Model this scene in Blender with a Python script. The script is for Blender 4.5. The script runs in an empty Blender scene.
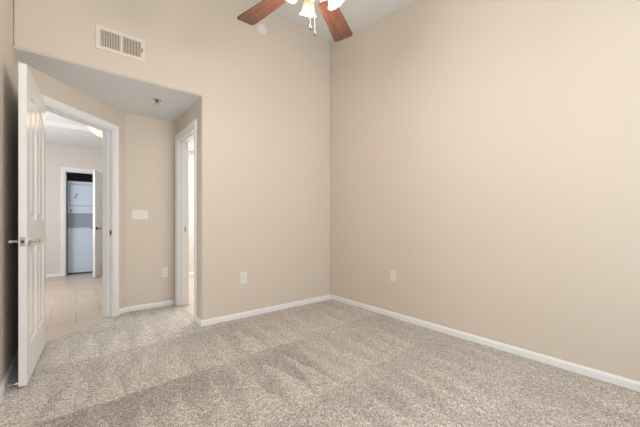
import bpy, bmesh, math, random
from mathutils import Vector, Matrix
random.seed(4)
S = bpy.context.scene
COL = S.collection
PI = math.pi

# ------------------------------------------------------------------ camera
F_PX = 300.4
cam = bpy.data.cameras.new('camera')
cam.sensor_width = 36.0
cam.lens = 36.0 * F_PX / 640.0
cam.shift_y = 8.8 / 640.0
cam.clip_start = 0.02
co = bpy.data.objects.new('camera', cam)
COL.objects.link(co)
co.location = (0, 0, 1.045)
co.rotation_euler = (PI / 2, 0, -math.radians(39.06))
S.camera = co

# ------------------------------------------------------------------ world, lights, exposure
w = bpy.data.worlds.new('world'); S.world = w
w.use_nodes = True
nt = w.node_tree; nt.nodes.clear()
wo = nt.nodes.new('ShaderNodeOutputWorld'); bg = nt.nodes.new('ShaderNodeBackground')
sky = nt.nodes.new('ShaderNodeTexSky'); sky.sky_type = 'HOSEK_WILKIE'
sky.turbidity = 3.0; sky.sun_direction = (0.3, 0.4, 0.85)
bg.inputs['Strength'].default_value = 1.0
nt.links.new(sky.outputs[0], bg.inputs['Color']); nt.links.new(bg.outputs[0], wo.inputs['Surface'])

S.view_settings.view_transform = 'Standard'
S.view_settings.look = 'None'
S.view_settings.gamma = 1.0
S.view_settings.use_curve_mapping = False
S.view_settings.exposure = 0.19


def area(name, loc, aim, sx, sy, watts, color):
    l = bpy.data.lights.new(name, 'AREA'); l.shape = 'RECTANGLE'; l.size = sx; l.size_y = sy
    l.energy = watts; l.color = color
    o = bpy.data.objects.new(name, l); COL.objects.link(o); o.location = loc
    o.rotation_euler = (Vector(aim) - Vector(loc)).to_track_quat('-Z', 'Y').to_euler()
    return o


def point(name, loc, watts, color, r=0.03):
    l = bpy.data.lights.new(name, 'POINT'); l.energy = watts; l.color = color; l.shadow_soft_size = r
    o = bpy.data.objects.new(name, l); COL.objects.link(o); o.location = loc
    return o


# daylight from an unseen window behind the camera, plus added hall and bathroom fill
DAY = (0.90, 0.955, 1.0)
area('window_daylight', (0.98, -0.98, 1.65), (0.85, 3.0, 1.95), 2.0, 2.1, 46, DAY)  # window panel enlarged and aimed up to fill the walls and alcove
area('hall_fill', (-1.55, 5.7, 1.35), (1.0, 6.5, 0.6), 1.8, 1.8, 58, (0.95, 0.97, 1.0))  # added fill panel inside the hall, brightens hall and alcove
area('bathroom_fill', (2.0, 4.9, 2.42), (2.0, 4.9, 0.0), 0.9, 1.8, 46, (0.95, 0.98, 1.0))  # added overhead fill panel, brightens the bathroom and alcove
WARM = (1.0, 0.86, 0.70)
FAN_W = 8.0
HALL_W = 4.5


# ------------------------------------------------------------------ materials
def mat(name, color, rough=0.6, metal=0.0, bump=None, spec=0.5, var=None, coat=0.0):
    m = bpy.data.materials.new(name); m.use_nodes = True
    t = m.node_tree; b = t.nodes['Principled BSDF']
    b.inputs['Base Color'].default_value = (*color, 1)
    b.inputs['Roughness'].default_value = rough
    b.inputs['Metallic'].default_value = metal
    b.inputs['Specular IOR Level'].default_value = spec
    b.inputs['Coat Weight'].default_value = coat
    tc = t.nodes.new('ShaderNodeTexCoord')
    if var:
        sc, amt = var
        n = t.nodes.new('ShaderNodeTexNoise'); n.inputs['Scale'].default_value = sc
        n.inputs['Detail'].default_value = 3
        t.links.new(tc.outputs['Object'], n.inputs['Vector'])
        r = t.nodes.new('ShaderNodeMapRange')
        r.inputs['To Min'].default_value = 1 - amt; r.inputs['To Max'].default_value = 1 + amt
        t.links.new(n.outputs['Fac'], r.inputs['Value'])
        mx = t.nodes.new('ShaderNodeVectorMath'); mx.operation = 'SCALE'
        mx.inputs[0].default_value = color
        t.links.new(r.outputs[0], mx.inputs['Scale'])
        t.links.new(mx.outputs[0], b.inputs['Base Color'])
    if bump:
        sc, st, dist = bump
        n = t.nodes.new('ShaderNodeTexNoise'); n.inputs['Scale'].default_value = sc
        n.inputs['Detail'].default_value = 2
        t.links.new(tc.outputs['Object'], n.inputs['Vector'])
        bp = t.nodes.new('ShaderNodeBump'); bp.inputs['Strength'].default_value = st
        bp.inputs['Distance'].default_value = dist
        t.links.new(n.outputs['Fac'], bp.inputs['Height'])
        t.links.new(bp.outputs[0], b.inputs['Normal'])
    return m


M = {}
M['wall'] = mat('beige_wall_paint', (0.715, 0.642, 0.562), 0.55, bump=(140, 0.12, 0.002), spec=0.35, var=(1.5, 0.012))
M['ceiling'] = mat('ceiling_paint', (0.835, 0.86, 0.88), 0.85, bump=(90, 0.2, 0.002), spec=0.2)
M['hall_wall'] = mat('hall_wall_paint', (0.74, 0.69, 0.65), 0.6, bump=(140, 0.1, 0.002), spec=0.3)
M['trim'] = mat('white_trim_paint', (0.885, 0.905, 0.915), 0.32, spec=0.5, var=(6, 0.01))
M['door'] = mat('white_door_paint', (0.875, 0.88, 0.88), 0.14, spec=0.6, var=(5, 0.01), bump=(60, 0.04, 0.001))
M['plastic'] = mat('white_plastic', (0.82, 0.81, 0.78), 0.35, var=(20, 0.01))
M['plastic_dark'] = mat('dark_slot', (0.05, 0.05, 0.05), 0.6, var=(20, 0.05))
M['vent'] = mat('vent_enamel', (0.80, 0.73, 0.65), 0.45, var=(20, 0.01))
M['vent_dark'] = mat('duct_shade', (0.04, 0.035, 0.03), 0.8, var=(20, 0.05))  # near-black, stands in for the shade inside the duct
M['nickel'] = mat('satin_nickel', (0.55, 0.52, 0.48), 0.28, 1.0, var=(30, 0.03))
M['chrome'] = mat('chrome', (0.7, 0.7, 0.7), 0.15, 1.0, var=(30, 0.02))
M['dark_metal'] = mat('dark_bronze', (0.10, 0.085, 0.075), 0.4, 0.8, var=(30, 0.05))
M['appliance'] = mat('appliance_enamel', (0.68, 0.79, 0.93), 0.25, spec=0.5, var=(8, 0.01))
M['panel_grey'] = mat('appliance_grey_panel', (0.36, 0.41, 0.47), 0.4, var=(12, 0.03))
M['closet'] = mat('closet_wall_shade', (0.34, 0.29, 0.26), 0.8, var=(3, 0.05))  # unlit closet interior put into the wall colour
M['fob'] = mat('dark_fob', (0.03, 0.02, 0.018), 0.6, var=(30, 0.05))
M['rubber'] = mat('white_rubber', (0.7, 0.68, 0.64), 0.7, var=(20, 0.02))
M['fixture_white'] = mat('fan_white_enamel', (0.78, 0.76, 0.72), 0.3, var=(8, 0.01))


def glow(name, color, emit, strength, shade=True):
    m = bpy.data.materials.new(name); m.use_nodes = True
    t = m.node_tree; b = t.nodes['Principled BSDF']
    b.inputs['Base Color'].default_value = (*color, 1)
    b.inputs['Roughness'].default_value = 0.35
    b.inputs['Emission Strength'].default_value = strength
    lw = t.nodes.new('ShaderNodeTexCoord'); n = t.nodes.new('ShaderNodeTexNoise')
    n.inputs['Scale'].default_value = 14; n.inputs['Detail'].default_value = 4
    n.inputs['Distortion'].default_value = 1.2
    t.links.new(lw.outputs['Object'], n.inputs['Vector'])
    cr = t.nodes.new('ShaderNodeValToRGB')
    cr.color_ramp.elements[0].position = 0.35; cr.color_ramp.elements[1].position = 0.65
    cr.color_ramp.elements[0].color = (*[c * k for c, k in zip(emit, (0.95, 0.8, 0.6))], 1)
    cr.color_ramp.elements[1].color = (*emit, 1)
    t.links.new(n.outputs['Fac'], cr.inputs[0])
    t.links.new(cr.outputs[0], b.inputs['Emission Color'])
    return m


M['shade'] = glow('lit_alabaster_glass', (0.30, 0.24, 0.17), (1.0, 0.84, 0.62), 0.55)
M['bulb'] = glow('lit_bulb', (1, 1, 1), (1.0, 0.88, 0.7), 6.0)
M['hall_shade'] = glow('lit_hall_glass', (0.9, 0.82, 0.65), (1.0, 0.80, 0.45), 0.9)

m = bpy.data.materials.new('window_glass'); m.use_nodes = True
b = m.node_tree.nodes['Principled BSDF']
b.inputs['Base Color'].default_value = (0.95, 0.97, 0.96, 1); b.inputs['Roughness'].default_value = 0.02
b.inputs['Transmission Weight'].default_value = 1.0; b.inputs['IOR'].default_value = 1.45
M['glass'] = m


def carpet_mat():
    m = bpy.data.materials.new('cut_pile_carpet'); m.use_nodes = True
    t = m.node_tree; L = t.links; b = t.nodes['Principled BSDF']
    b.inputs['Roughness'].default_value = 0.95; b.inputs['Specular IOR Level'].default_value = 0.1
    b.inputs['Sheen Weight'].default_value = 0.15
    tc = t.nodes.new('ShaderNodeTexCoord')

    def noise(scale, detail, rough=0.5, rot=0, sc=(1, 1, 1), dist=0.0, src=None):
        mp = t.nodes.new('ShaderNodeMapping'); mp.inputs['Rotation'].default_value = (0, 0, rot)
        mp.inputs['Scale'].default_value = sc
        L.new(tc.outputs['Object'], mp.inputs['Vector'])
        n = t.nodes.new('ShaderNodeTexNoise'); n.inputs['Scale'].default_value = scale
        n.inputs['Detail'].default_value = detail; n.inputs['Roughness'].default_value = rough
        n.inputs['Distortion'].default_value = dist
        L.new(mp.outputs[0], n.inputs['Vector'])
        return n.outputs['Fac']

    def ramp(v, a, b_, lo, hi, smooth=True):
        r = t.nodes.new('ShaderNodeMapRange')
        if smooth: r.interpolation_type = 'SMOOTHSTEP'
        r.inputs['From Min'].default_value = a; r.inputs['From Max'].default_value = b_
        r.inputs['To Min'].default_value = lo; r.inputs['To Max'].default_value = hi
        L.new(v, r.inputs['Value']); return r.outputs[0]

    def math_(op, a, b_):
        n = t.nodes.new('ShaderNodeMath'); n.operation = op
        for i, v in enumerate((a, b_)):
            if isinstance(v, (int, float)): n.inputs[i].default_value = v
            else: L.new(v, n.inputs[i])
        return n.outputs[0]

    def cells(scale):
        vo = t.nodes.new('ShaderNodeTexVoronoi'); vo.inputs['Scale'].default_value = scale
        L.new(tc.outputs['Object'], vo.inputs['Vector'])
        se = t.nodes.new('ShaderNodeSeparateColor'); L.new(vo.outputs['Color'], se.inputs[0])
        return se.outputs[0]
    tuft, tuft2, tuft3 = cells(300), cells(150), cells(70)
    # vacuum strokes: rows of wedges where the pile was brushed back and forth
    sepn = t.nodes.new('ShaderNodeSeparateXYZ'); L.new(tc.outputs['Object'], sepn.inputs[0])
    wx = math_('MULTIPLY', math_('SUBTRACT', noise(2.3, 2), 0.5), 0.22)
    wy = math_('MULTIPLY', math_('SUBTRACT', noise(2.0, 2, rot=1.0), 0.5), 0.16)
    X = math_('ADD', sepn.outputs[0], wx); Y = math_('ADD', sepn.outputs[1], wy)
    Y = math_('SUBTRACT', Y, math_('MULTIPLY', X, 0.05))
    v = math_('DIVIDE', math_('SUBTRACT', Y, 2.13 - 0.78 * 5), 0.78)
    row = math_('FLOOR', v, 0); fr = math_('FRACT', v, 0)
    cx_ = math_('FRACT', math_('ADD', math_('ADD', math_('DIVIDE', X, 0.20), 10), math_('MULTIPLY', row, 0.37)), 0)
    edge = math_('SUBTRACT', math_('MULTIPLY', fr, 1.15), cx_)
    dark = ramp(edge, -0.20, 0.12, 0, 1)
    far = ramp(sepn.outputs[1], 2.05, 2.5, 1.0, 0.6)
    fade = ramp(noise(1.3, 1, rot=0.5), 0.38, 0.60, 0.35, 1.0)
    right = ramp(sepn.outputs[0], 1.1, 2.0, 1.0, 0.4)
    amt = math_('MULTIPLY', math_('MULTIPLY', fade, right), math_('MULTIPLY', far, 0.30))
    st1 = noise(1.0, 2, 0.5, math.radians(20), (5.0, 0.9, 1), 0.35)
    stroke_v = math_('SUBTRACT', math_('ADD', ramp(st1, 0.40, 0.60, 1.0, 1.07), ramp(Y, 2.10, 2.16, 0.0, 0.07)), math_('MULTIPLY', dark, amt))
    sp = math_('ADD', math_('ADD', math_('MULTIPLY', tuft, 0.60), math_('MULTIPLY', tuft2, 0.29)), math_('MULTIPLY', tuft3, 0.11))
    cr = t.nodes.new('ShaderNodeValToRGB')
    e = cr.color_ramp.elements
    e[0].position = 0.12; e[0].color = (0.14, 0.124, 0.112, 1)
    e[1].position = 0.90; e[1].color = (0.97, 0.93, 0.89, 1)
    k = e.new(0.5); k.color = (0.49, 0.437, 0.395, 1)
    L.new(sp, cr.inputs[0])
    sc = t.nodes.new('ShaderNodeVectorMath'); sc.operation = 'SCALE'
    L.new(cr.outputs[0], sc.inputs[0]); L.new(stroke_v, sc.inputs['Scale'])
    L.new(sc.outputs[0], b.inputs['Base Color'])
    bp = t.nodes.new('ShaderNodeBump'); bp.inputs['Strength'].default_value = 0.2
    bp.inputs['Distance'].default_value = 0.002
    L.new(sp, bp.inputs['Height']); L.new(bp.outputs[0], b.inputs['Normal'])
    return m


def tile_mat():
    m = bpy.data.materials.new('beige_floor_tile'); m.use_nodes = True
    t = m.node_tree; L = t.links; b = t.nodes['Principled BSDF']
    b.inputs['Roughness'].default_value = 0.35
    tc = t.nodes.new('ShaderNodeTexCoord')
    br = t.nodes.new('ShaderNodeTexBrick')
    br.offset = 0.5; br.inputs['Scale'].default_value = 1.0
    br.inputs['Brick Width'].default_value = 0.45; br.inputs['Row Height'].default_value = 0.45
    br.inputs['Mortar Size'].default_value = 0.005; br.inputs['Mortar Smooth'].default_value = 0.3
    br.inputs['Color1'].default_value = (0.64, 0.545, 0.45, 1)
    br.inputs['Color2'].default_value = (0.60, 0.50, 0.405, 1)
    br.inputs['Mortar'].default_value = (0.42, 0.34, 0.27, 1)
    L.new(tc.outputs['Object'], br.inputs['Vector'])
    n = t.nodes.new('ShaderNodeTexNoise'); n.inputs['Scale'].default_value = 3.5; n.inputs['Detail'].default_value = 5
    L.new(tc.outputs['Object'], n.inputs['Vector'])
    r = t.nodes.new('ShaderNodeMapRange'); r.inputs['To Min'].default_value = 0.82; r.inputs['To Max'].default_value = 1.18
    L.new(n.outputs['Fac'], r.inputs['Value'])
    sc = t.nodes.new('ShaderNodeVectorMath'); sc.operation = 'SCALE'
    L.new(br.outputs['Color'], sc.inputs[0]); L.new(r.outputs[0], sc.inputs['Scale'])
    L.new(sc.outputs[0], b.inputs['Base Color'])
    return m


def wood_mat():
    m = bpy.data.materials.new('walnut_blade'); m.use_nodes = True
    t = m.node_tree; L = t.links; b = t.nodes['Principled BSDF']
    b.inputs['Roughness'].default_value = 0.38
    tc = t.nodes.new('ShaderNodeTexCoord'); mp = t.nodes.new('ShaderNodeMapping')
    mp.inputs['Scale'].default_value = (2.0, 34.0, 8.0)
    L.new(tc.outputs['Object'], mp.inputs['Vector'])
    n = t.nodes.new('ShaderNodeTexNoise'); n.inputs['Scale'].default_value = 1.6
    n.inputs['Detail'].default_value = 5; n.inputs['Distortion'].default_value = 0.6
    L.new(mp.outputs[0], n.inputs['Vector'])
    cr = t.nodes.new('ShaderNodeValToRGB'); e = cr.color_ramp.elements
    e[0].position = 0.3; e[0].color = (0.075, 0.028, 0.019, 1)
    e[1].position = 0.72; e[1].color = (0.20, 0.092, 0.063, 1)
    L.new(n.outputs['Fac'], cr.inputs[0]); L.new(cr.outputs[0], b.inputs['Base Color'])
    return m


M['carpet'] = carpet_mat(); M['tile'] = tile_mat(); M['wood'] = wood_mat()


# ------------------------------------------------------------------ mesh helpers
def finish(name, bm, material, parent=None, smooth=False, bevel=0.0, segs=2):
    bmesh.ops.recalc_face_normals(bm, faces=bm.faces)
    me = bpy.data.meshes.new(name); bm.to_mesh(me); bm.free()
    me.materials.append(material)
    o = bpy.data.objects.new(name, me); COL.objects.link(o)
    if parent: o.parent = parent
    if smooth:
        for p in me.polygons: p.use_smooth = True
        me.set_sharp_from_angle(angle=math.radians(38))
    if bevel > 0:
        md = o.modifiers.new('bevel', 'BEVEL'); md.width = bevel; md.segments = segs
        md.limit_method = 'ANGLE'; md.angle_limit = math.radians(40)
    return o


def struct(o):
    o['kind'] = 'structure'; return o


def empty(name, loc=(0, 0, 0), rz=0, parent=None):
    o = bpy.data.objects.new(name, None); COL.objects.link(o)
    o.location = loc; o.rotation_euler = (0, 0, rz)
    o.empty_display_size = 0.05
    if parent: o.parent = parent
    return o


def tag(o, label, cat, group=None):
    o['label'] = label; o['category'] = cat
    if group: o['group'] = group
    return o


def bx(bm, x0, x1, y0, y1, z0, z1, mtx=None):
    vs = [bm.verts.new((x, y, z)) for z in (z0, z1) for y in (y0, y1) for x in (x0, x1)]
    for f in ((0, 1, 3, 2), (4, 6, 7, 5), (0, 4, 5, 1), (2, 3, 7, 6), (0, 2, 6, 4), (1, 5, 7, 3)):
        bm.faces.new([vs[i] for i in f])
    if mtx is not None: bmesh.ops.transform(bm, matrix=mtx, verts=vs)
    return vs


def box(name, x0, x1, y0, y1, z0, z1, material, parent=None, bevel=0.0, segs=2):
    bm = bmesh.new(); bx(bm, x0, x1, y0, y1, z0, z1)
    return finish(name, bm, material, parent, bevel=bevel, segs=segs)


def prism(name, pts, axis, a0, a1, material, parent=None, bevel=0.0, mtx=None):
    """extrude an outline; axis Z: pts=(x,y); axis Y: pts=(x,z); axis X: pts=(y,z)"""
    bm = bmesh.new()
    def P(p, a):
        return {'Z': (p[0], p[1], a), 'Y': (p[0], a, p[1]), 'X': (a, p[0], p[1])}[axis]
    A = [bm.verts.new(P(p, a0)) for p in pts]; B = [bm.verts.new(P(p, a1)) for p in pts]
    n = len(pts)
    bm.faces.new(A); bm.faces.new(B)
    for i in range(n): bm.faces.new([A[i], A[(i + 1) % n], B[(i + 1) % n], B[i]])
    if mtx is not None: bmesh.ops.transform(bm, matrix=mtx, verts=bm.verts)
    return finish(name, bm, material, parent, bevel=bevel)


def lathe(bm, prof, seg=24, mtx=None):
    """prof: list of (radius, z) revolved about Z"""
    rings = []
    vs = []
    for r, z in prof:
        if r < 1e-6:
            v = bm.verts.new((0, 0, z)); rings.append([v]); vs.append(v)
        else:
            rg = [bm.verts.new((r * math.cos(2 * PI * i / seg), r * math.sin(2 * PI * i / seg), z)) for i in range(seg)]
            rings.append(rg); vs += rg
    for a, b_ in zip(rings, rings[1:]):
        for i in range(seg):
            j = (i + 1) % seg
            if len(a) == 1 and len(b_) == 1: continue
            if len(a) == 1: bm.faces.new([a[0], b_[i], b_[j]])
            elif len(b_) == 1: bm.faces.new([a[i], a[j], b_[0]])
            else: bm.faces.new([a[i], a[j], b_[j], b_[i]])
    if mtx is not None: bmesh.ops.transform(bm, matrix=mtx, verts=vs)


def tube(bm, pts, r, seg=10, mtx=None):
    pts = [Vector(p) for p in pts]
    rs = r if isinstance(r, (list, tuple)) else [r] * len(pts)
    rings = []; allv = []
    up = None
    for i, p in enumerate(pts):
        d = (pts[min(i + 1, len(pts) - 1)] - pts[max(i - 1, 0)]).normalized()
        if up is None:
            up = Vector((0, 0, 1)) if abs(d.z) < 0.9 else Vector((1, 0, 0))
        u = d.cross(up).normalized(); v = d.cross(u).normalized(); up = u.cross(d) * 1.0
        rg = [bm.verts.new(p + (u * math.cos(2 * PI * k / seg) + v * math.sin(2 * PI * k / seg)) * rs[i]) for k in range(seg)]
        rings.append(rg); allv += rg
    for a, b_ in zip(rings, rings[1:]):
        for k in range(seg):
            bm.faces.new([a[k], a[(k + 1) % seg], b_[(k + 1) % seg], b_[k]])
    bm.faces.new(rings[0]); bm.faces.new(rings[-1][::-1])
    if mtx is not None: bmesh.ops.transform(bm, matrix=mtx, verts=allv)


def sweep(bm, path, prof, left=True):
    """mitred sweep of prof=(offset, z) along a plan polyline"""
    n = len(path); P = [Vector((*p, 0)) for p in path]
    s = 1 if left else -1
    nr = []
    for i in range(n - 1):
        d = (P[i + 1] - P[i]).normalized(); nr.append(Vector((-d.y, d.x, 0)) * s)
    rows = []
    for i in range(n):
        if i == 0: m_ = nr[0]
        elif i == n - 1: m_ = nr[-1]
        else:
            a = nr[i - 1] + nr[i]; m_ = a / (1 + nr[i - 1].dot(nr[i]))
        rows.append([bm.verts.new(P[i] + m_ * o + Vector((0, 0, z))) for o, z in prof])
    k = len(prof)
    for a, b_ in zip(rows, rows[1:]):
        for j in range(k):
            bm.faces.new([a[j], a[(j + 1) % k], b_[(j + 1) % k], b_[j]])
    bm.faces.new(rows[0]); bm.faces.new(rows[-1][::-1])


BASE = [(0, 0), (0.013, 0), (0.013, 0.040), (0.010, 0.049), (0.005, 0.054), (0.004, 0.058), (0, 0.058)]


def baseboard(name, path, left=True):
    bm = bmesh.new(); sweep(bm, path, BASE, left)
    return struct(finish(name, bm, M['trim']))


def frame_mtx(origin, ang):
    """local x runs along the wall, local y points out of the wall, z is up"""
    return Matrix.Translation(Vector(origin)) @ Matrix.Rotation(ang, 4, 'Z')


CAS = [(0.0, 0.0), (0.0, 0.010), (0.006, 0.013), (0.020, 0.012), (0.034, 0.017), (0.052, 0.020), (0.060, 0.018), (0.060, 0.0)]


def doorway_trim(name, origin, ang, wid, top, thick, both=True, stop_at=0.045):
    """casings on the faces and the lined jamb of one doorway (one object)"""
    bm = bmesh.new()
    vs_all = []
    def casing(y0, sgn):
        rows = []
        for (px, pz, dx, dz) in ((0, -0.0, -1, 0), (0, top, -1, 1), (wid, top, 1, 1), (wid, -0.0, 1, 0)):
            rows.append([bm.verts.new((px + dx * a, y0 + sgn * b_, pz + dz * a)) for a, b_ in CAS])
        k = len(CAS)
        for a, b_ in zip(rows, rows[1:]):
            for j in range(k): bm.faces.new([a[j], a[(j + 1) % k], b_[(j + 1) % k], b_[j]])
        bm.faces.new(rows[0]); bm.faces.new(rows[-1][::-1])
    casing(0.0, 1)
    if both: casing(-thick, -1)
    j = 0.0   # jamb liner sits inside the opening: 16 mm boards
    e = 0.006
    bx(bm, -e, 0.012, -thick, 0.0, 0, top + e)
    bx(bm, wid - 0.012, wid + e, -thick, 0.0, 0, top + e)
    bx(bm, 0.012, wid - 0.012, -thick, 0.0, top - 0.012, top + e)
    # stops
    bx(bm, 0.012, 0.023, -stop_at - 0.035, -stop_at, 0, top - 0.012)
    bx(bm, wid - 0.023, wid - 0.012, -stop_at - 0.035, -stop_at, 0, top - 0.012)
    bx(bm, 0.023, wid - 0.023, -stop_at - 0.035, -stop_at, top - 0.023, top - 0.012)
    bmesh.ops.transform(bm, matrix=frame_mtx(origin, ang), verts=bm.verts)
    return struct(finish(name, bm, M['trim']))


# ------------------------------------------------------------------ plan
XL, XR, XA = -0.356, 2.708, 0.983
YB, YA, YF = 3.10, 4.15, -1.0
YH = 7.65
ZA = 2.325             # alcove ceiling
T = 0.12
DK = 3.70              # diagonal wall room face: y = x + DK
CEIL_B, SLOPE = 3.515, 0.140
def ceil_z(y): return CEIL_B - SLOPE * (YB - y)
kx = YA - DK           # x where diagonal meets the alcove's back wall
q = math.sqrt(0.5)

# floors
carpet_pts = [(XL, YF), (XR, YF), (XR, YB), (XA + 0.03, YB), (XA + 0.03, YA), (kx - 0.03, YA), (XL, XL + DK + 0.03)]
prism('floor', carpet_pts, 'Z', -0.03, 0.0, M['carpet'])['kind'] = 'structure'
hall_pts = [(XL, XL + DK + 0.03), (kx - 0.03, YA), (XA, YA), (XA, YH), (-1.6, YH), (-1.6, 3.42), (XL, 3.42 - 0.0)]
hall_pts = [(XL, XL + DK + 0.03), (kx - 0.03, YA), (XA, YA), (XA, 8.6), (-1.6, 8.6), (-1.6, XL + DK + 0.03)]
prism('floor_hall', hall_pts, 'Z', -0.04, -0.006, M['tile'])['kind'] = 'structure'
prism('floor_bathroom', [(XA + 0.03, YB + T), (2.6, YB + T), (2.6, 6.2), (XA + 0.03, 6.2)], 'Z', -0.04, -0.006, M['tile'])['kind'] = 'structure'

# bedroom walls
struct(prism('wall_back', [(XL, 3.75), (XL, ZA), (XA, ZA), (XA, -0.03), (XR, -0.03), (XR, 3.75)], 'Y', YB, YB + T, M['wall'], bevel=0.012))
struct(box('wall_right', XR, XR + T, YF - T, YB + T, -0.03, 3.75, M['wall']))
struct(box('wall_left', XL - T, XL, YF - T, XL + DK, -0.03, 3.75, M['wall']))
WX0, WX1, WZ0, WZ1 = -0.07, 2.03, 0.62, 2.80
bm = bmesh.new()
for a in ((XL, WX0, -0.03, 3.75), (WX1, XR, -0.03, 3.75), (WX0, WX1, -0.03, WZ0), (WX0, WX1, WZ1, 3.75)):
    bx(bm, a[0], a[1], YF - T, YF, a[2], a[3])
struct(finish('wall_front', bm, M['wall']))
# unseen window behind the camera, made taller and shifted for its light
bm = bmesh.new()
for a in ((WX0, WX0 + .05, WZ0, WZ1), (WX1 - .05, WX1, WZ0, WZ1), (WX0 + .05, WX1 - .05, WZ0, WZ0 + .05), (WX0 + .05, WX1 - .05, WZ1 - .05, WZ1),
          (0.955, 1.005, WZ0 + .05, WZ1 - .05)):
    bx(bm, a[0], a[1], YF - 0.10, YF - 0.04, a[2], a[3])
win = struct(finish('window_1', bm, M['trim']))
box('pane', WX0 + .05, 0.955, YF - 0.075, YF - 0.069, WZ0 + .05, WZ1 - .05, M['glass'], win)
box('pane', 1.005, WX1 - .05, YF - 0.075, YF - 0.069, WZ0 + .05, WZ1 - .05, M['glass'], win)

# ceilings
struct(prism('ceiling', [(YF, ceil_z(YF)), (YB, ceil_z(YB)), (YB, ceil_z(YB) + 0.1), (YF, ceil_z(YF) + 0.1)], 'X', XL, XR, M['ceiling']))
struct(prism('ceiling_alcove', [(XL, YB + 0.012), (XA, YB + 0.012), (XA, YA), (kx, YA), (XL, XL + DK)], 'Z', ZA - 0.004, ZA + 0.1, M['ceiling']))

# alcove walls
D1Y0, D1Y1, DTOP = 3.322, 4.026, 2.068       # bathroom doorway in the alcove's right wall
bm = bmesh.new()
for a in ((YB + T, D1Y0, -0.03, 2.68), (D1Y0, D1Y1, DTOP, 2.68), (D1Y1, 6.2, -0.03, 2.68)):
    bx(bm, XA, XA + T, a[0], a[1], a[2], a[3])
struct(finish('wall_alcove_right', bm, M['wall']))
struct(box('wall_alcove_back', kx, XA, YA, YA + T, -0.03, 2.68, M['wall']))
# diagonal wall with the bedroom doorway
dlen = (kx - XL) / q
du0 = (-0.250 - XL) / q; DW = 0.805; du1 = du0 + DW
dm = Matrix.Translation((XL, XL + DK, 0)) @ Matrix.Rotation(PI / 4, 4, 'Z')
struct(prism('wall_diagonal', [(0, -0.03), (du0, -0.03), (du0, DTOP), (du1, DTOP), (du1, -0.03), (dlen, -0.03), (dlen, 2.68), (0, 2.68)],
             'Y', 0.0, T, M['wall'], mtx=dm))
# hall shell
C0, C1 = -0.172, 0.515                          # laundry closet opening
bm = bmesh.new()
for a in ((-1.6, C0, -0.03, 2.68), (C0, C1, DTOP - 0.01, 2.68), (C1, XA, -0.03, 2.68)):
    bx(bm, a[0], a[1], YH, YH + T, a[2], a[3])
struct(finish('wall_hall_back', bm, M['hall_wall']))
struct(box('wall_hall_left', -1.72, -1.6, XL + DK - T, YH + T, -0.03, 2.68, M['hall_wall']))
struct(box('wall_hall_front', -1.6, XL - T, XL + DK - T, XL + DK, -0.03, 2.68, M['hall_wall']))
struct(box('wall_hall_right', XA, XA + T, 6.2, YH + T, -0.03, 2.68, M['hall_wall']))
ZH, ZH2 = 2.60, 2.532
struct(prism('ceiling_hall', [(-1.6, XL + DK), (XL - 0.0, XL + DK), (XL - 0.0, XL + DK + T * 1.42), (kx, YA + T * 1.42), (XA, YA + T), (XA, 6.2), (-1.6, 6.2)], 'Z', ZH, ZH + 0.1, M['ceiling']))
struct(box('ceiling_hall_back', -1.6, XA, 6.2, YH, ZH2, ZH + 0.1, M['ceiling']))
# laundry closet
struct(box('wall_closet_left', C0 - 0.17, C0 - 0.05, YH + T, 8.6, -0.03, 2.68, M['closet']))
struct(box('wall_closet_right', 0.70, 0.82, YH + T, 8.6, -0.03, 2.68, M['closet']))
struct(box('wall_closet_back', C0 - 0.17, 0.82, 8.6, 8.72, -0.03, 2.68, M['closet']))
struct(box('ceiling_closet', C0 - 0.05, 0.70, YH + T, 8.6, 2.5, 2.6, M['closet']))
# bathroom
struct(box('wall_bathroom_back', XA + T, 2.6, 6.2, 6.32, -0.03, 2.68, M['hall_wall']))
struct(box('wall_bathroom_right', 2.6, 2.72, YB + T, 6.32, -0.03, 2.68, M['hall_wall']))
struct(box('ceiling_bathroom', XA + T, 2.6, YB + T, 6.2, 2.45, 2.55, M['ceiling']))

# baseboards
baseboard('baseboard_back', [(XR - 0.013, YB), (XA, YB), (XA, D1Y0 - 0.06)], left=True)
baseboard('baseboard_right', [(XR, YF), (XR, YB)], left=True)
baseboard('baseboard_left', [(XL, XL + DK - 0.01), (XL, YF)], left=True)
cas_r = XL + (du1 + 0.06) * q
baseboard('baseboard_alcove', [(XA, YA), (kx, YA), (cas_r, cas_r + DK)], left=True)
baseboard('baseboard_hall', [(C0 - 0.06, YH), (-1.6, YH)], left=True)
baseboard('baseboard_hall_right', [(XA, YH), (C1 + 0.06, YH)], left=True)
baseboard('baseboard_bathroom', [(2.6, 6.2), (XA + T, 6.2)], left=True)

# doorway trims: local x along the wall, local +y towards the side the viewer sees
# diagonal: room side is the -y of dm, so run it from the right end back
def diag_pt(u): return (XL + u * q, XL + DK + u * q, 0)
tr1 = doorway_trim('trim_1', diag_pt(du1), PI / 4 + PI, DW, DTOP - 0.004, T)
tr2 = doorway_trim('trim_2', (XA, D1Y0, 0), PI / 2, D1Y1 - D1Y0, DTOP - 0.004, T, stop_at=0.04)
tr3 = doorway_trim('trim_3', (C1, YH, 0), PI, C1 - C0, DTOP - 0.014, T)
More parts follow.
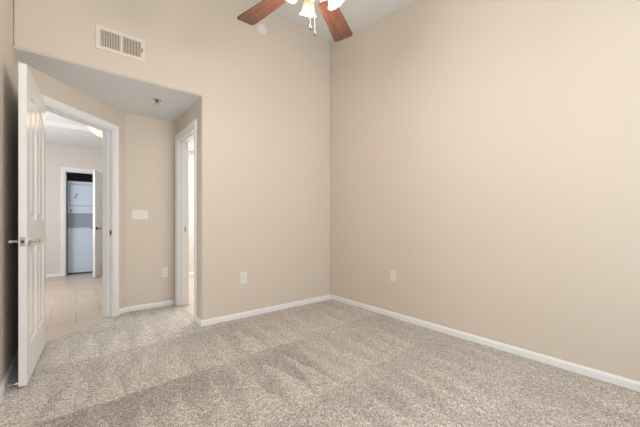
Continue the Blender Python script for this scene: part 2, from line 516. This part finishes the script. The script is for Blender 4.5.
# strike plates on the jambs
def strike(parent, origin, ang, lx, ly, z, metal='nickel'):
    bm = bmesh.new()
    bx(bm, lx - 0.001, lx + 0.0015, ly - 0.014, ly + 0.014, z - 0.03, z + 0.03)
    s = finish('strike_plate', bm, M[metal], parent, bevel=0.0004)
    s.data.transform(frame_mtx(origin, ang)); s['label'] = 'small metal strike plate'
    bm = bmesh.new(); bx(bm, lx - 0.0005, lx + 0.0022, ly - 0.006, ly + 0.006, z - 0.012, z + 0.012)
    h = finish('latch_hole', bm, M['plastic_dark'], s); h.data.transform(frame_mtx(origin, ang))
strike(tr1, diag_pt(du1), PI / 4 + PI, 0.0125, -0.022, 0.93)
strike(tr2, (XA, D1Y0, 0), PI / 2, D1Y1 - D1Y0 - 0.0135, -0.075, 0.955, 'dark_metal')


# ------------------------------------------------------------------ panel doors
def leaf_mesh(w_, h, t, panels, step=0.0075):
    """slab with moulded panels pressed into both faces; x 0..w, y -t/2..t/2, z 0..h"""
    bm = bmesh.new()
    nx, nz = int(w_ / step), int(h / step / 1.4)
    def depth(u, z):
        best = 0.0
        for (u0, u1, z0, z1, arch) in panels:
            zt = z1
            if arch: zt = z1 + arch * (1 - ((u - w_ / 2) / (w_ / 2)) ** 2)
            sd = min(u - u0, u1 - u, z - z0, zt - z)
            if sd > 0:
                if sd < 0.012: d = -0.009 * sd / 0.012
                elif sd < 0.022: d = -0.009
                elif sd < 0.055: d = -0.009 + 0.007 * (sd - 0.022) / 0.033
                else: d = -0.002
                best = d
        return best
    faces = []
    for s in (-1, 1):
        g = [[bm.verts.new((w_ * i / nx, s * (t / 2 + depth(w_ * i / nx, h * k / nz)), h * k / nz)) for i in range(nx + 1)] for k in range(nz + 1)]
        for k in range(nz):
            for i in range(nx):
                bm.faces.new([g[k][i], g[k][i + 1], g[k + 1][i + 1], g[k + 1][i]])
        faces.append(g)
    A, B = faces
    for k in range(nz):
        bm.faces.new([A[k][0], A[k + 1][0], B[k + 1][0], B[k][0]])
        bm.faces.new([A[k][nx], B[k][nx], B[k + 1][nx], A[k + 1][nx]])
    for i in range(nx):
        bm.faces.new([A[0][i], B[0][i], B[0][i + 1], A[0][i + 1]])
        bm.faces.new([A[nz][i], A[nz][i + 1], B[nz][i + 1], B[nz][i]])
    return bm


def four_panels(w_):
    s = 0.115; m_ = 0.10; mid = w_ / 2
    return [(s, mid - m_ / 2, 1.05, 1.80, 0.10), (mid + m_ / 2, w_ - s, 1.05, 1.80, 0.10),
            (s, mid - m_ / 2, 0.23, 0.87, 0), (mid + m_ / 2, w_ - s, 0.23, 0.87, 0)]


def lever(parent, x, y, z, side, direction, label=None, length=0.105):
    """lever handle: rose on the leaf, neck, lever pointing along local x"""
    bm = bmesh.new()
    mt = Matrix.Translation((x, y, z)) @ Matrix.Rotation(-side * PI / 2, 4, 'X')
    lathe(bm, [(0, 0), (0.032, 0), (0.032, 0.004), (0.027, 0.009), (0.014, 0.011), (0.012, 0.014), (0, 0.014)], 24, mt)
    lathe(bm, [(0, 0.010), (0.0095, 0.010), (0.0095, 0.044), (0, 0.044)], 14, mt)
    yy = y + side * 0.045
    tube(bm, [(x - direction * 0.008, yy, z), (x + direction * 0.03, yy + side * 0.003, z + 0.002), (x + direction * 0.07, yy, z + 0.001),
              (x + direction * (length - 0.01), yy - side * 0.004, z - 0.003), (x + direction * length, yy - side * 0.006, z - 0.006)],
         [0.0105, 0.0095, 0.008, 0.0075, 0.005], 10)
    o = finish('lever_handle', bm, M['nickel'], parent, smooth=True)
    o['label'] = 'satin nickel lever handle'
    return o


def hinge(parent, x, y, z):
    bm = bmesh.new()
    tube(bm, [(x, y, z - 0.045), (x, y, z + 0.045)], 0.006, 10)
    lathe(bm, [(0, 0.045), (0.007, 0.045), (0.004, 0.052), (0, 0.053)], 10, Matrix.Translation((x, y, z)))
    return finish('hinge', bm, M['nickel'], parent, smooth=True)


# bedroom door, swung right back beside the left wall
pin = Vector((-0.243, 3.452, 0))
tip = Vector((-0.285, 2.655, 0))
dv = tip - pin
LW = 0.797; LT = 0.038
d1 = empty('door_1', (pin.x, pin.y, 0), math.atan2(dv.y, dv.x))
d1['kind'] = 'structure'
# local x: pin -> free edge ; local +y is world +x (rotating -90 : y->+x)
bm = leaf_mesh(LW, 2.035, LT, four_panels(LW))
lf = finish('door_leaf', bm, M['door'], d1, smooth=True)
lf.location = (0.004, LT / 2 + 0.004, 0.012)
yc = LT / 2 + 0.004
lever(d1, LW - 0.062, yc + LT / 2, 0.922, 1, -1)
lever(d1, LW - 0.062, yc - LT / 2, 0.922, -1, -1, length=0.10).scale = (1, 1, 1)
bm = bmesh.new(); bx(bm, LW + 0.003, LW + 0.0052, yc - 0.013, yc + 0.013, 0.922 - 0.029, 0.922 + 0.029)
lp = finish('latch_plate', bm, M['nickel'], d1, bevel=0.0005)
bm = bmesh.new(); bx(bm, LW + 0.004, LW + 0.012, yc - 0.007, yc + 0.007, 0.922 - 0.009, 0.922 + 0.009)
finish('latch_bolt', bm, M['dark_metal'], lp, bevel=0.002)
for z in (0.22, 1.03, 1.84): hinge(d1, 0.0, 0.0, z)

# laundry closet door, standing open into the hall
p2 = Vector((C1 - 0.016, YH - 0.024, 0)); t2 = Vector((0.225, 6.97, 0)); dv = t2 - p2
d2 = empty('door_2', (p2.x, p2.y, 0), math.atan2(dv.y, dv.x)); d2['kind'] = 'structure'
W2 = 0.62
bm = leaf_mesh(W2, 2.03, 0.035, four_panels(W2), 0.012)
lf = finish('door_leaf', bm, M['door'], d2, smooth=True); lf.location = (0.004, 0.0, 0.006)
lever(d2, W2 - 0.06, 0.0175, 0.93, 1, -1); lever(d2, W2 - 0.06, -0.0175, 0.93, -1, -1)
for c_ in d2.children:
    if c_.name.startswith('lever_handle'): c_.data.materials[0] = M['dark_metal']; c_['label'] = 'dark metal lever handle'
for z in (0.22, 1.03, 1.84): hinge(d2, 0.0, 0.021, z)

# ------------------------------------------------------------------ door stop
ds = empty('door_stop', (XL + 0.013, 2.662, 0.032))
tag(ds, 'slim rod door stop reaching from the left baseboard to the open white door', 'door stop')
bm = bmesh.new()
RX = Matrix.Rotation(PI / 2, 4, 'Y')
lathe(bm, [(0, 0), (0.012, 0), (0.012, 0.003), (0.004, 0.006), (0.0035, 0.048), (0, 0.048)], 14, RX)
finish('rod', bm, M['chrome'], ds, smooth=True)
bm = bmesh.new(); lathe(bm, [(0, 0.047), (0.0075, 0.047), (0.008, 0.055), (0.006, 0.060), (0, 0.061)], 14, RX)
finish('rubber_tip', bm, M['rubber'], ds, smooth=True)

# ------------------------------------------------------------------ electrical plates
def outlet(loc, ang, label, w_=0.074, h=0.120):
    o = empty('wall_outlet', loc, ang)
    tag(o, label, 'outlet', 'wall outlets')
    bm = bmesh.new(); bx(bm, -w_ / 2, w_ / 2, 0, 0.006, -h / 2, h / 2)
    finish('cover_plate', bm, M['plastic'], o, bevel=0.003)
    for s in (-1, 1):
        bm = bmesh.new()
        lathe(bm, [(0, 0), (0.0165, 0), (0.0165, 0.002), (0, 0.002)], 20, Matrix.Translation((0, 0.006, s * 0.0195)) @ Matrix.Rotation(-PI / 2, 4, 'X'))
        r = finish('receptacle', bm, M['plastic'], o)
        bm = bmesh.new()
        for k in (-1, 1): bx(bm, k * 0.0063 - 0.001, k * 0.0063 + 0.001, 0.0075, 0.0084, s * 0.0195 - 0.002, s * 0.0195 + 0.006)
        bx(bm, -0.0022, 0.0022, 0.0075, 0.0084, s * 0.0195 - 0.010, s * 0.0195 - 0.006)
        finish('slots', bm, M['plastic_dark'], r)
    bm = bmesh.new(); lathe(bm, [(0, 0), (0.003, 0), (0.0025, 0.001), (0, 0.0013)], 10, Matrix.Translation((0, 0.006, 0)) @ Matrix.Rotation(-PI / 2, 4, 'X'))
    finish('screw', bm, M['nickel'], o)
    return o


outlet((1.431, YB, 0.436), PI, 'white duplex outlet low on the back wall, left of the room corner', 0.080, 0.130)
outlet((XR, 2.058, 0.456), PI / 2, 'white duplex outlet low on the plain right-hand wall')
outlet((0.863, YA, 0.421), PI, 'white outlet low in the alcove, between the two doorways')

sw = empty('light_switch', (0.594, YA, 1.136), PI)
tag(sw, 'white wide wall plate with three rocker light switches in the alcove', 'light switch')
bm = bmesh.new(); bx(bm, -0.082, 0.082, 0, 0.006, -0.057, 0.057)
finish('cover_plate', bm, M['plastic'], sw, bevel=0.003)
for k in (-1, 0, 1):
    bm = bmesh.new()
    vs = bx(bm, k * 0.046 - 0.0165, k * 0.046 + 0.0165, 0.005, 0.009, -0.033, 0.033)
    for v in vs:
        if v.co.y > 0.008 and v.co.z < 0: v.co.y = 0.0062
    finish('rocker', bm, M['plastic'], sw, bevel=0.001)

# ------------------------------------------------------------------ air vent
av = empty('air_vent', (0.3035, YB, 2.585), PI)
tag(av, 'beige metal air vent grille high on the wall above the alcove', 'vent')
bm = bmesh.new()
W, Hh = 0.180, 0.100; iw, ih = 0.146, 0.068
for a in ((-W, W, ih, Hh), (-W, W, -Hh, -ih), (-W, -iw, -ih, ih), (iw, W, -ih, ih), (-0.009, 0.009, -ih, ih)):
    bx(bm, a[0], a[1], 0, 0.008, a[2], a[3])
finish('frame', bm, M['vent'], av, bevel=0.002)
bm = bmesh.new(); bx(bm, -iw, iw, -0.0, 0.0012, -ih, ih)
finish('duct_shade_sheet', bm, M['vent_dark'], av)  # flat dark sheet on the wall, coloured as the duct's shade
for side in (-1, 1):
    for i in range(12):
        cx_ = side * (0.009 + (iw - 0.009) * (i + 0.5) / 12)
        bm = bmesh.new()
        bx(bm, -0.0042, 0.0042, -0.0006, 0.0006, -ih, ih, Matrix.Translation((cx_, 0.0045, 0)) @ Matrix.Rotation(math.radians(38), 4, 'Z'))
        finish('louver', bm, M['vent'], av)
bm = bmesh.new(); bx(bm, -0.158, -0.150, 0.006, 0.014, -0.018, 0.012)
finish('damper_lever', bm, M['dark_metal'], av, bevel=0.001)
for s in (-1, 1):
    bm = bmesh.new(); lathe(bm, [(0, 0), (0.004, 0), (0.003, 0.0015), (0, 0.002)], 10, Matrix.Translation((s * 0.165, 0.008, 0.08)) @ Matrix.Rotation(-PI / 2, 4, 'X'))
    finish('screw', bm, M['vent'], av)

# ------------------------------------------------------------------ smoke detector on the back wall
sd = empty('smoke_detector', (1.648, YB, 3.248), PI)
tag(sd, 'round white smoke detector high on the back wall behind a fan blade', 'smoke detector')
RY = Matrix.Rotation(-PI / 2, 4, 'X')
bm = bmesh.new(); lathe(bm, [(0, 0), (0.068, 0), (0.068, 0.010), (0.066, 0.012), (0, 0.012)], 32, RY)
finish('base_plate', bm, M['vent'], sd, smooth=True)
bm = bmesh.new(); lathe(bm, [(0.060, 0.011), (0.060, 0.026), (0.052, 0.036), (0.030, 0.039), (0.028, 0.035), (0.016, 0.035), (0.014, 0.040), (0, 0.041)], 32, RY)
finish('cover', bm, M['plastic'], sd, smooth=True)

# ------------------------------------------------------------------ sprinkler in the alcove ceiling
sp = empty('fire_sprinkler', (0.654, 3.504, ZA - 0.004)); sp.scale = (1.25, 1.25, 1.0)
tag(sp, 'small metal fire sprinkler head hanging from the alcove ceiling', 'sprinkler')
bm = bmesh.new(); lathe(bm, [(0, 0), (0.036, 0), (0.035, -0.003), (0.022, -0.007), (0, -0.007)], 24)
finish('escutcheon', bm, M['chrome'], sp, smooth=True)
bm = bmesh.new(); lathe(bm, [(0, -0.006), (0.011, -0.006), (0.011, -0.016), (0.008, -0.020), (0, -0.020)], 12)
for s in (-1, 1):
    tube(bm, [(s * 0.007, 0, -0.018), (s * 0.013, 0, -0.026), (s * 0.010, 0, -0.038), (0, 0, -0.043)], 0.002, 6)
finish('body', bm, M['dark_metal'], sp, smooth=True)
bm = bmesh.new(); lathe(bm, [(0, -0.042), (0.014, -0.043), (0.014, -0.0445), (0, -0.0445)], 16)
finish('deflector', bm, M['nickel'], sp)
bm = bmesh.new(); lathe(bm, [(0, -0.019), (0.0025, -0.020), (0.0025, -0.040), (0, -0.041)], 8)
finish('glass_bulb', bm, mat('red_bulb', (0.4, 0.05, 0.04), 0.2, var=(20, 0.02)), sp, smooth=True)

# ------------------------------------------------------------------ stacked washer and dryer
wd = empty('washer_dryer', (C0 + 0.035 + 0.30, 7.86, 0))
tag(wd, 'tall white stacked washer and dryer standing in the dark laundry closet', 'laundry machine')
hw = 0.30
box('washer_body', -hw, hw, 0, 0.62, 0.02, 0.93, M['appliance'], wd, bevel=0.008)
for sx in (-1, 1):
    for yy in (0.06, 0.56):
        bm = bmesh.new(); lathe(bm, [(0, -0.006), (0.022, -0.006), (0.018, 0.025), (0, 0.025)], 12, Matrix.Translation((sx * 0.25, yy, 0)))
        finish('foot', bm, M['plastic_dark'], wd)
box('washer_front_panel', -hw + 0.012, hw - 0.012, -0.006, 0.004, 0.09, 0.895, M['appliance'], wd, bevel=0.003)
box('control_panel', -hw, hw, 0.03, 0.60, 0.93, 1.225, M['panel_grey'], wd, bevel=0.004)
box('dryer_body', -hw, hw, 0, 0.62, 1.225, 1.88, M['appliance'], wd, bevel=0.008)
# dryer door: rounded square panel with raised rim
def rrect(bm, x0, x1, z0, z1, r, y0, y1):
    pts = []
    for (cx_, cz_, a0) in ((x1 - r, z1 - r, 0), (x0 + r, z1 - r, 90), (x0 + r, z0 + r, 180), (x1 - r, z0 + r, 270)):
        for k in range(5):
            a = math.radians(a0 + k * 22.5); pts.append((cx_ + r * math.cos(a), cz_ + r * math.sin(a)))
    A = [bm.verts.new((p[0], y0, p[1])) for p in pts]; B = [bm.verts.new((p[0], y1, p[1])) for p in pts]
    bm.faces.new(A); bm.faces.new(B); n = len(pts)
    for i in range(n): bm.faces.new([A[i], A[(i + 1) % n], B[(i + 1) % n], B[i]])
bm = bmesh.new(); rrect(bm, -0.262, 0.245, 1.385, 1.81, 0.03, -0.018, 0.003)
dd = finish('dryer_door', bm, M['appliance'], wd, bevel=0.006)
bm = bmesh.new()
for (a, b_, c, d) in ((-0.270, 0.253, 1.375, 1.386), (-0.270, 0.253, 1.809, 1.820), (-0.270, -0.261, 1.386, 1.809), (0.244, 0.253, 1.386, 1.809)):
    bx(bm, a, b_, -0.004, 0.0015, c, d)
finish('door_seam', bm, M['panel_grey'], dd)
bm = bmesh.new()
rrect(bm, -0.195, -0.155, 1.53, 1.575, 0.008, -0.0195, -0.017); rrect(bm, -0.175, -0.135, 1.585, 1.63, 0.008, -0.0195, -0.017)
finish('badge', bm, M['panel_grey'], dd)
bm = bmesh.new(); lathe(bm, [(0, 0), (0.028, 0), (0.025, 0.018), (0, 0.02)], 18, Matrix.Translation((-0.245, 0.0, 1.28)) @ Matrix.Rotation(PI / 2, 4, 'X'))
finish('knob', bm, M['panel_grey'], wd, smooth=True)
box('washer_lid', -hw + 0.01, hw - 0.01, -0.012, 0.03, 0.915, 0.935, M['appliance'], wd, bevel=0.004)

# ------------------------------------------------------------------ hall ceiling light
hx, hy = 0.315, 5.38
hl = empty('ceiling_light', (hx, hy, ZH))
tag(hl, 'amber glass bowl ceiling light glowing in the hall beyond the doorway', 'ceiling light')
bm = bmesh.new(); lathe(bm, [(0, 0), (0.075, 0), (0.072, -0.022), (0.012, -0.03), (0.010, -0.15), (0, -0.15)], 24)
finish('canopy', bm, M['nickel'], hl, smooth=True)
bm = bmesh.new()
prof_o = [(0.205, -0.145), (0.200, -0.165), (0.175, -0.215), (0.135, -0.265), (0.085, -0.300), (0.03, -0.315), (0.0, -0.317)]
prof_i = [(0.0, -0.310), (0.03, -0.308), (0.082, -0.293), (0.130, -0.260), (0.169, -0.212), (0.194, -0.163), (0.199, -0.145)]
lathe(bm, prof_o + prof_i + [prof_o[0]], 32)
finish('glass_bowl', bm, M['hall_shade'], hl, smooth=True)
bm = bmesh.new(); lathe(bm, [(0, -0.315), (0.014, -0.317), (0.010, -0.335), (0, -0.34)], 14)
finish('finial', bm, M['nickel'], hl, smooth=True)
bm = bmesh.new()
for k in range(3):
    a = k * 2.094; tube(bm, [(0.01 * math.cos(a), 0.01 * math.sin(a), -0.12), (0.201 * math.cos(a), 0.201 * math.sin(a), -0.146)], 0.004, 6)
finish('bowl_arms', bm, M['nickel'], hl)
hp = point('hall_lamp_light', (hx, hy, ZH - 0.11), HALL_W, (1.0, 0.84, 0.64), 0.06)

# ------------------------------------------------------------------ ceiling fan
FX, FY, FZ = 1.010, 1.306, 2.40
fan = empty('ceiling_fan', (FX, FY, FZ))
tag(fan, 'ceiling fan with reddish brown wooden blades and lit bell glass shades', 'ceiling fan')
top = ceil_z(FY) - FZ
bm = bmesh.new()
lathe(bm, [(0, top + 0.008), (0.07, top + 0.004), (0.068, top - 0.03), (0.045, top - 0.075), (0.018, top - 0.09), (0, top - 0.09)], 28)
finish('canopy', bm, M['fixture_white'], fan, smooth=True)
bm = bmesh.new(); lathe(bm, [(0, top - 0.08), (0.0135, top - 0.08), (0.0135, 0.17), (0, 0.17)], 16)
finish('downrod', bm, M['fixture_white'], fan, smooth=True)
bm = bmesh.new()
lathe(bm, [(0, 0.185), (0.03, 0.185), (0.045, 0.165), (0.10, 0.150), (0.125, 0.125), (0.130, 0.075), (0.122, 0.045), (0.09, 0.028), (0.075, 0.012), (0, 0.012)], 36)
finish('motor_housing', bm, M['fixture_white'], fan, smooth=True)
bm = bmesh.new()
lathe(bm, [(0, 0.012), (0.060, 0.012), (0.064, -0.010), (0.060, -0.050), (0.048, -0.075), (0.042, -0.105), (0.022, -0.120), (0.010, -0.135), (0, -0.137)], 28)
kit = finish('light_kit', bm, M['fixture_white'], fan, smooth=True)

BR = 0.607
def blade_mesh():
    bm = bmesh.new()
    pts = []
    r0, r1 = 0.20, BR
    w0, w1, cr = 0.052, 0.071, 0.022
    pts += [(r0, -w0), (r0 + 0.0, w0)]
    # tip corners rounded
    pts = [(r0, w0 * 0.8), (r0 + 0.012, w0)]
    for k in range(6):
        a = math.radians(90 - k * 18); pts.append((r1 - cr + cr * math.cos(a), w1 - cr + cr * math.sin(a)))
    for k in range(6):
        a = math.radians(0 - k * 18); pts.append((r1 - cr + cr * math.cos(a), -w1 + cr + cr * math.sin(a)))
    pts += [(r0 + 0.012, -w0), (r0, -w0 * 0.8)]
    t = 0.0032
    A = [bm.verts.new((x, y, -t)) for x, y in pts]; B = [bm.verts.new((x, y, t)) for x, y in pts]
    bm.faces.new(A); bm.faces.new(B); n = len(pts)
    for i in range(n): bm.faces.new([A[i], A[(i + 1) % n], B[(i + 1) % n], B[i]])
    bmesh.ops.transform(bm, matrix=Matrix.Rotation(math.radians(-9), 4, 'X'), verts=bm.verts)
    return bm
for k in range(5):
    az = math.radians(30 + 72 * k)
    bm = blade_mesh()
    bl = finish('blade', bm, M['wood'], fan, bevel=0.001); bl.rotation_euler = (0, 0, az)
    bm = bmesh.new()
    tube(bm, [(0.085, 0, 0.022), (0.13, 0, 0.016), (0.18, 0, 0.008), (0.215, 0, 0.0075)], [0.012, 0.010, 0.010, 0.007], 10)
    bx(bm, 0.195, 0.27, -0.034, 0.034, 0.0034, 0.0075, Matrix.Rotation(math.radians(-9), 4, 'X'))
    finish('blade_iron', bm, M['fixture_white'], bl, smooth=True)

tilt = math.radians(28)
for k in range(4):
    az = math.radians(65 + 90 * k)
    dx, dy = math.cos(az), math.sin(az)
    bm = bmesh.new()
    tube(bm, [(dx * 0.045, dy * 0.045, -0.030), (dx * 0.070, dy * 0.070, -0.020), (dx * 0.084, dy * 0.084, -0.034)], [0.008, 0.008, 0.010], 10)
    arm = finish('lamp_arm', bm, M['fixture_white'], kit, smooth=True)
    base = Vector((dx * 0.080, dy * 0.080, -0.028))
    mt = Matrix.Translation(base) @ Matrix.Rotation(az, 4, 'Z') @ Matrix.Rotation(-tilt, 4, 'Y')
    bm = bmesh.new()
    lathe(bm, [(0, 0.004), (0.020, 0.004), (0.024, -0.006), (0.024, -0.024), (0, -0.024)], 18, mt)
    finish('lamp_socket', bm, M['fixture_white'], kit, smooth=True)
    bm = bmesh.new()
    po = [(0.022, -0.018), (0.026, -0.035), (0.031, -0.060), (0.035, -0.082), (0.041, -0.100), (0.052, -0.113)]
    pi_ = [(r - 0.003, z) for r, z in po][::-1]
    lathe(bm, po + pi_ + [po[0]], 28, mt)
    sh = finish('lamp_shade', bm, M['shade'], kit, smooth=True)
    sh['label'] = 'lit frosted bell glass shade'
    bm = bmesh.new(); lathe(bm, [(0, -0.022), (0.010, -0.024), (0.013, -0.045), (0.018, -0.065), (0.014, -0.082), (0, -0.088)], 16, mt)
    finish('bulb', bm, M['bulb'], sh, smooth=True)
    lp = mt @ Vector((0, 0, -0.150))
    point('fan_lamp_light', (FX + lp.x, FY + lp.y, FZ + lp.z), FAN_W, WARM, 0.03)

for (rl, fz, zt, zb) in ((-0.014, 0.0, -0.11, -0.276), (0.010, -0.004, -0.13, -0.312)):
    cxx, cyy = 0.7765 * rl + 0.63 * fz, -0.63 * rl + 0.7765 * fz
    bm = bmesh.new(); tube(bm, [(cxx, cyy, zt + 0.02), (cxx, cyy, zb)], 0.0010, 6)
    ch = finish('pull_chain', bm, M['dark_metal'], kit)
    bm = bmesh.new(); lathe(bm, [(0, 0.012), (0.005, 0.008), (0.007, -0.006), (0.007, -0.018), (0, -0.02)], 10, Matrix.Translation((cxx, cyy, zb)))
    finish('chain_fob', bm, M['fob'], ch, smooth=True)
